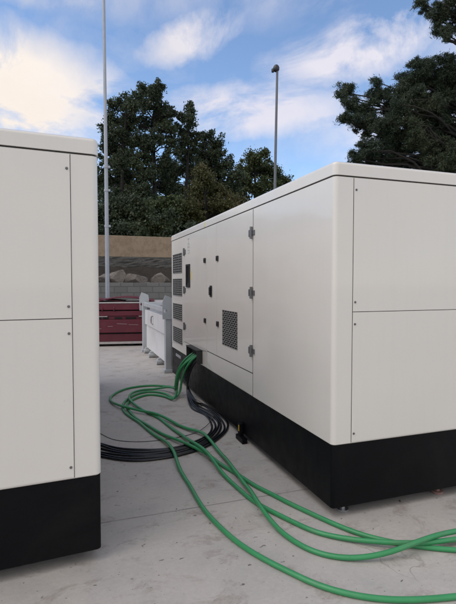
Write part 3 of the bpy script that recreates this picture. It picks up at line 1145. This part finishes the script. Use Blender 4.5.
def lay(name, head, ground_pts, r, mat, label, group, n=12, over=True, extra_z=0.0):
    """head: 3-D points of the hanging part; ground_pts: points on the concrete. Later cables ride over earlier ones."""
    gp = [Vector((p.x, p.y, r + extra_z)) for p in ground_pts]
    path = catmull([tuple(p) for p in head] + [tuple(p) for p in gp])
    path = smooth_path(path, 10)
    ph_ = len(LAID) * 1.7
    m__ = np.clip((0.1 - path[:, 2]) * 20, 0, 1) * (0.35 if n < 12 else 1.0)
    q__ = np.arange(len(path)) * 0.025
    path[:, 0] += 0.006 * m__ * np.sin(q__ * 9 + ph_) * np.sin(q__ * 2.3 + 2 * ph_)
    path[:, 1] += 0.006 * m__ * np.sin(q__ * 7 + 3 * ph_) * np.sin(q__ * 1.9 + ph_)
    nh = len(head)
    if over and LAID:
        lift = np.zeros(len(path))
        for q_, rq in LAID:
            d = np.hypot(path[:, None, 0] - q_[None, :, 0], path[:, None, 1] - q_[None, :, 1])
            j = d.argmin(1)
            dm = d[np.arange(len(path)), j]
            need = q_[j, 2] + np.sqrt(np.maximum(0, (rq + r) ** 2 - np.minimum(dm, rq + r) ** 2)) - path[:, 2]
            ok = (dm < rq + r) & (path[:, 2] < 0.12) & (q_[j, 2] < 0.12)
            lift = np.maximum(lift, np.where(ok, need, 0))
        # spread the bump along the stiff cable
        w = 20
        sp = lift.copy()
        for k in range(1, w + 1):
            f_ = 0.5 + 0.5 * math.cos(math.pi * k / (w + 1))
            sp[k:] = np.maximum(sp[k:], lift[:-k] * f_)
            sp[:-k] = np.maximum(sp[:-k], lift[k:] * f_)
        path[:, 2] += sp
    LAID.append((path, r))
    m_ = MB()
    m_.tube([tuple(p) for p in path], r, n)
    o_ = m_.build(name, mat, smooth=80, weighted=False)
    return tag(o_, label, 'cable', group)


def gp(pts):
    return [ground(x, y, 0.015) for x, y in pts]


# black cables: six lying side by side, from the outlet round a wide loop and under the left generator
inner = [(193, 409), (204, 414), (211, 421), (212, 428), (207, 435), (195, 441.7), (182, 446), (160, 449), (139, 449.8), (118, 447.8), (103, 443.5)]
outer = [(203, 403.5), (217, 412), (226.5, 422), (226, 431), (217, 439.5), (204, 447), (189, 452.6), (171, 457), (139, 459.8), (120, 459.4), (103, 457)]
GB = 'black cables lying in one flat loop'
for k in range(6):
    u = k / 5
    pts = []
    for i_, (a_, b_) in enumerate(zip(inner, outer)):
        v_ = u + 0.05 * math.sin(2.1 * i_ + 1.9 * k)
        pts.append((a_[0] * (1 - v_) + b_[0] * v_, a_[1] * (1 - v_) + b_[1] * v_))
    g_ = gp(pts)
    e0, e1 = g_[-1], g_[-2]
    dv = (e0 - e1).normalized()
    for q_ in (0.4, 0.9):
        g_.append(e0 + dv * q_ + Vector((-0.02, 0.10, 0)) * q_)
    sx_ = 3.16 + 0.05 * k
    head = [fr(sx_ + 0.05, -0.005, 0.56), fr(sx_ + 0.06, -0.055, 0.52), fr(sx_ + 0.12, -0.115 - 0.004 * k, 0.36), fr(sx_ + 0.16 - .04 * k, -0.14 + .004 * k, 0.17),
            fr(3.16 - .05 * k, -0.165 + .012 * k, 0.05)]
    which = ['innermost', 'second from the inside', 'third from the inside', 'third from the outside', 'second from the outside', 'outermost'][k]
    lay('power_cable', head, g_, 0.0112, M['black_cable'], 'black cable, %s of the flat black loop on the concrete' % which, GB, n=10, over=False)
lay('thin_wire', [fr(3.25, -0.10, 0.035)],
    gp([(197, 400), (208, 409), (214, 416), (211, 422), (199.5, 430.7), (182, 435.4), (156, 439.5), (135, 440.7), (114, 438.8), (102.6, 433.5), (92, 428)]),
    0.0032, M['black_cable'], 'single thin black wire curving inside the black cable loop', None, n=8)

GG = 'green cables leaving the outlet'
R_ = 0.0150


def drop(ds, bow):
    s = 3.30 + ds
    return [fr(s, -0.010, 0.59), fr(s + 0.01, -0.065, 0.555), fr(s + 0.07, -0.145 - bow, 0.43), fr(s + 0.15, -0.195 - bow, 0.23), fr(s + 0.19, -0.20 - bow, 0.07)]


# the one that swings widest to the front
lay('power_cable', drop(-0.03, 0.00),
    gp([(175, 398), (165, 393.5), (150, 391.5), (135, 395), (125.5, 401), (122.8, 408.8), (131.6, 417.5), (143.9, 426.3), (156, 436), (166.7, 443.9),
        (172, 451.5), (177.5, 463.6), (184, 476.8), (193, 491), (208, 515), (225.8, 532), (248.7, 550), (271.6, 564), (296, 575.4), (312, 582.6), (344.6, 592.5),
        (381, 598.5), (417, 600), (456, 597.5), (500, 590), (560, 575)]),
    R_, M['green'], 'green cable sweeping lowest and nearest across the bottom of the picture', GG)
lay('power_cable', drop(0.10, 0.015),
    gp([(174, 400.5), (164, 396.5), (150, 394.5), (138, 397.5), (129, 402), (127, 408), (134, 416), (149, 426.2), (161.4, 433.8), (173, 440), (188.5, 446.5), (204, 454.5), (219, 463.6), (234.6, 472.3),
        (247.7, 481), (256, 486.4), (271.6, 494), (290, 504), (315.5, 515.5), (344.6, 527.5), (370, 537), (399, 543.9), (428, 548), (456, 550), (510, 553)]),
    R_, M['green'], 'green cable running closest to the corner of the right-hand generator', GG)
lay('power_cable', drop(0.02, 0.05),
    gp([(176, 395.5), (168, 391), (157, 389), (144, 390), (133.5, 394), (129, 399.5), (135, 406), (147, 412.4), (158, 417.5), (165, 422.8), (173, 429), (186, 440), (199.5, 451.5), (212.6, 463.6),
        (225.8, 477), (241, 490.5), (256, 503), (274, 513), (296, 523.5), (315.5, 532), (344.6, 539), (373.7, 543.6), (403, 546.6), (430, 547), (456, 543), (510, 528)]),
    R_, M['green'], 'green cable in the middle of the three running right past the generator corner', GG)
lay('power_cable', drop(0.20, 0.02),
    gp([(172, 386.8), (150, 385.5), (130, 387.8), (116, 393), (110.3, 399), (113, 404), (121, 408), (131.5, 410.8), (145.6, 413.6), (158, 417), (170, 422), (188.5, 429.6), (201.7, 434.4),
        (208.5, 440.5), (217, 450.4), (226, 461.4), (235, 473), (242, 483), (249, 493), (259, 508), (269, 521), (281.8, 533), (296, 542.3), (312, 551), (333.7, 557), (362.8, 559.2),
        (392, 557), (417, 551.5), (439, 544.6), (456, 538.5), (510, 516)]),
    R_, M['green'], 'green cable with the widest left loop, dipping below the other two at right', GG)

# ================================================================== SKY AND LIGHT
w = bpy.data.worlds.new('World')
scene.world = w
w.use_nodes = True
nt = w.node_tree
nt.nodes.clear()
SUN_EL, SUN_AZ = rad(50), rad(-112)      # azimuth from +Y towards +X: the sun stands to the left, slightly behind
out = nt.nodes.new('ShaderNodeOutputWorld')
bg = nt.nodes.new('ShaderNodeBackground')
nt.links.new(bg.outputs[0], out.inputs[0])
sky = nt.nodes.new('ShaderNodeTexSky')
sky.sky_type = 'NISHITA'
sky.sun_disc = False
sky.sun_elevation = SUN_EL
sky.sun_rotation = SUN_AZ
sky.air_density = 0.9
sky.dust_density = 0.1
sky.ozone_density = 2.2
SKY_STRENGTH = 0.15
bg.inputs['Strength'].default_value = SKY_STRENGTH
tc = nt.nodes.new('ShaderNodeTexCoord')
D_ = tc.outputs['Generated']
sp = nt.nodes.new('ShaderNodeSeparateXYZ')
nt.links.new(D_, sp.inputs[0])
X_, Y_, Z_ = sp.outputs
# warp the look-up so that cloud edges fray
wn = nd(nt, 'ShaderNodeTexNoise')
wn.inputs['Scale'].default_value = 5.0
wn.inputs['Detail'].default_value = 7
wn.inputs['Roughness'].default_value = 0.6
nt.links.new(D_, wn.inputs['Vector'])
ws = nt.nodes.new('ShaderNodeSeparateXYZ')
nt.links.new(wn.outputs[1], ws.inputs[0])
az = math_n(nt, 'ADD', math_n(nt, 'ARCTAN2', X_, Y_), math_n(nt, 'MULTIPLY', math_n(nt, 'SUBTRACT', ws.outputs[0], 0.5), 0.20))
el = math_n(nt, 'ADD', math_n(nt, 'ARCSINE', Z_), math_n(nt, 'MULTIPLY', math_n(nt, 'SUBTRACT', ws.outputs[1], 0.5), 0.10))
# cloud banks: azimuth, elevation, half-width, half-height, strength, tilt
banks = [(-0.43, 0.36, 0.20, 0.115, 1.0, 0.0), (-0.62, 0.26, 0.40, 0.16, 1.0, 0.0), (-0.07, 0.475, 0.13, 0.045, 0.85, 0.25),
         (0.05, 0.345, 0.24, 0.055, 0.85, 0.03), (0.29, 0.455, 0.19, 0.060, 0.9, 0.2), (0.02, 0.57, 0.14, 0.03, 0.6, 0.1), (0.0, 0.58, 0.9, 0.09, 0.30, 0.0),
         (-0.40, 0.53, 0.22, 0.035, 0.4, 0.1), (0.45, 0.30, 0.3, 0.08, 0.7, 0.0), (0.9, 0.40, 0.5, 0.16, 0.9, 0), (-1.2, 0.5, 0.5, 0.2, 1, 0)]
tot = None
for (a0, e0, wa, we, kk, tl) in banks:
    da = math_n(nt, 'SUBTRACT', az, a0)
    de = math_n(nt, 'SUBTRACT', math_n(nt, 'SUBTRACT', el, e0), math_n(nt, 'MULTIPLY', da, tl))
    q_ = math_n(nt, 'ADD', math_n(nt, 'POWER', math_n(nt, 'DIVIDE', da, wa), 2.0), math_n(nt, 'POWER', math_n(nt, 'DIVIDE', de, we), 2.0))
    m_ = math_n(nt, 'MULTIPLY', math_n(nt, 'SUBTRACT', 1.25, q_, clamp=True), kk)
    tot = m_ if tot is None else math_n(nt, 'MAXIMUM', tot, m_)
# unseen overcast added behind the camera and overhead, for the light it gives
mapc = nt.nodes.new('ShaderNodeMapping')
mapc.inputs['Scale'].default_value = (2.6, 2.6, 3.6)
nt.links.new(D_, mapc.inputs['Vector'])
cl = noise(nt, mapc.outputs[0], 1.6, 9, 0.62, 0.5)
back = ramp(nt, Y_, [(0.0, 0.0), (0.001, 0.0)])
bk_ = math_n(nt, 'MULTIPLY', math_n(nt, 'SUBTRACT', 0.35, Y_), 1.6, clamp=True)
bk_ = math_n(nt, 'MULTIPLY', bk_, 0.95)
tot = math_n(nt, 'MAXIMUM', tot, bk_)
wisp = ramp(nt, cl, [(0.50, 0.0), (0.78, 0.35)])
cov = math_n(nt, 'MULTIPLY', tot, ramp(nt, cl, [(0.39, 0.0), (0.54, 1.0)]))
cov = math_n(nt, 'MAXIMUM', cov, wisp)
# cloud colour: cream to the low left, cooler grey-lilac elsewhere
warm = math_n(nt, 'MULTIPLY', math_n(nt, 'SUBTRACT', 0.05, az, clamp=True), 2.2, clamp=True)
cc = mixc(nt, warm, (3.9, 3.75, 4.15), (4.5, 4.05, 3.65))
cc = mixc(nt, ramp(nt, noise(nt, mapc.outputs[0], 3.1, 8, 0.65), [(0.35, 0.0), (0.7, 0.35)]), cc, (4.8, 4.55, 4.4))
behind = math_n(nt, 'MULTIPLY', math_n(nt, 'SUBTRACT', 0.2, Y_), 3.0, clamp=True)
cc = mixc(nt, behind, cc, (5.4, 4.9, 4.3))  # unseen clouds behind set brighter and warmer to balance the blue skylight
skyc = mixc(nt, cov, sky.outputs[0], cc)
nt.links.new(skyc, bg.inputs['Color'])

sd = bpy.data.lights.new('sun', 'SUN')
sd.energy = 1.0
sd.angle = rad(55)
sd.color = (1.0, 0.92, 0.82)
so = bpy.data.objects.new('sun', sd)
COL.objects.link(so)
sdir = Vector((math.sin(SUN_AZ) * math.cos(SUN_EL), math.cos(SUN_AZ) * math.cos(SUN_EL), math.sin(SUN_EL)))
so.rotation_euler = sdir.to_track_quat('Z', 'Y').to_euler()
so.location = sdir * 60
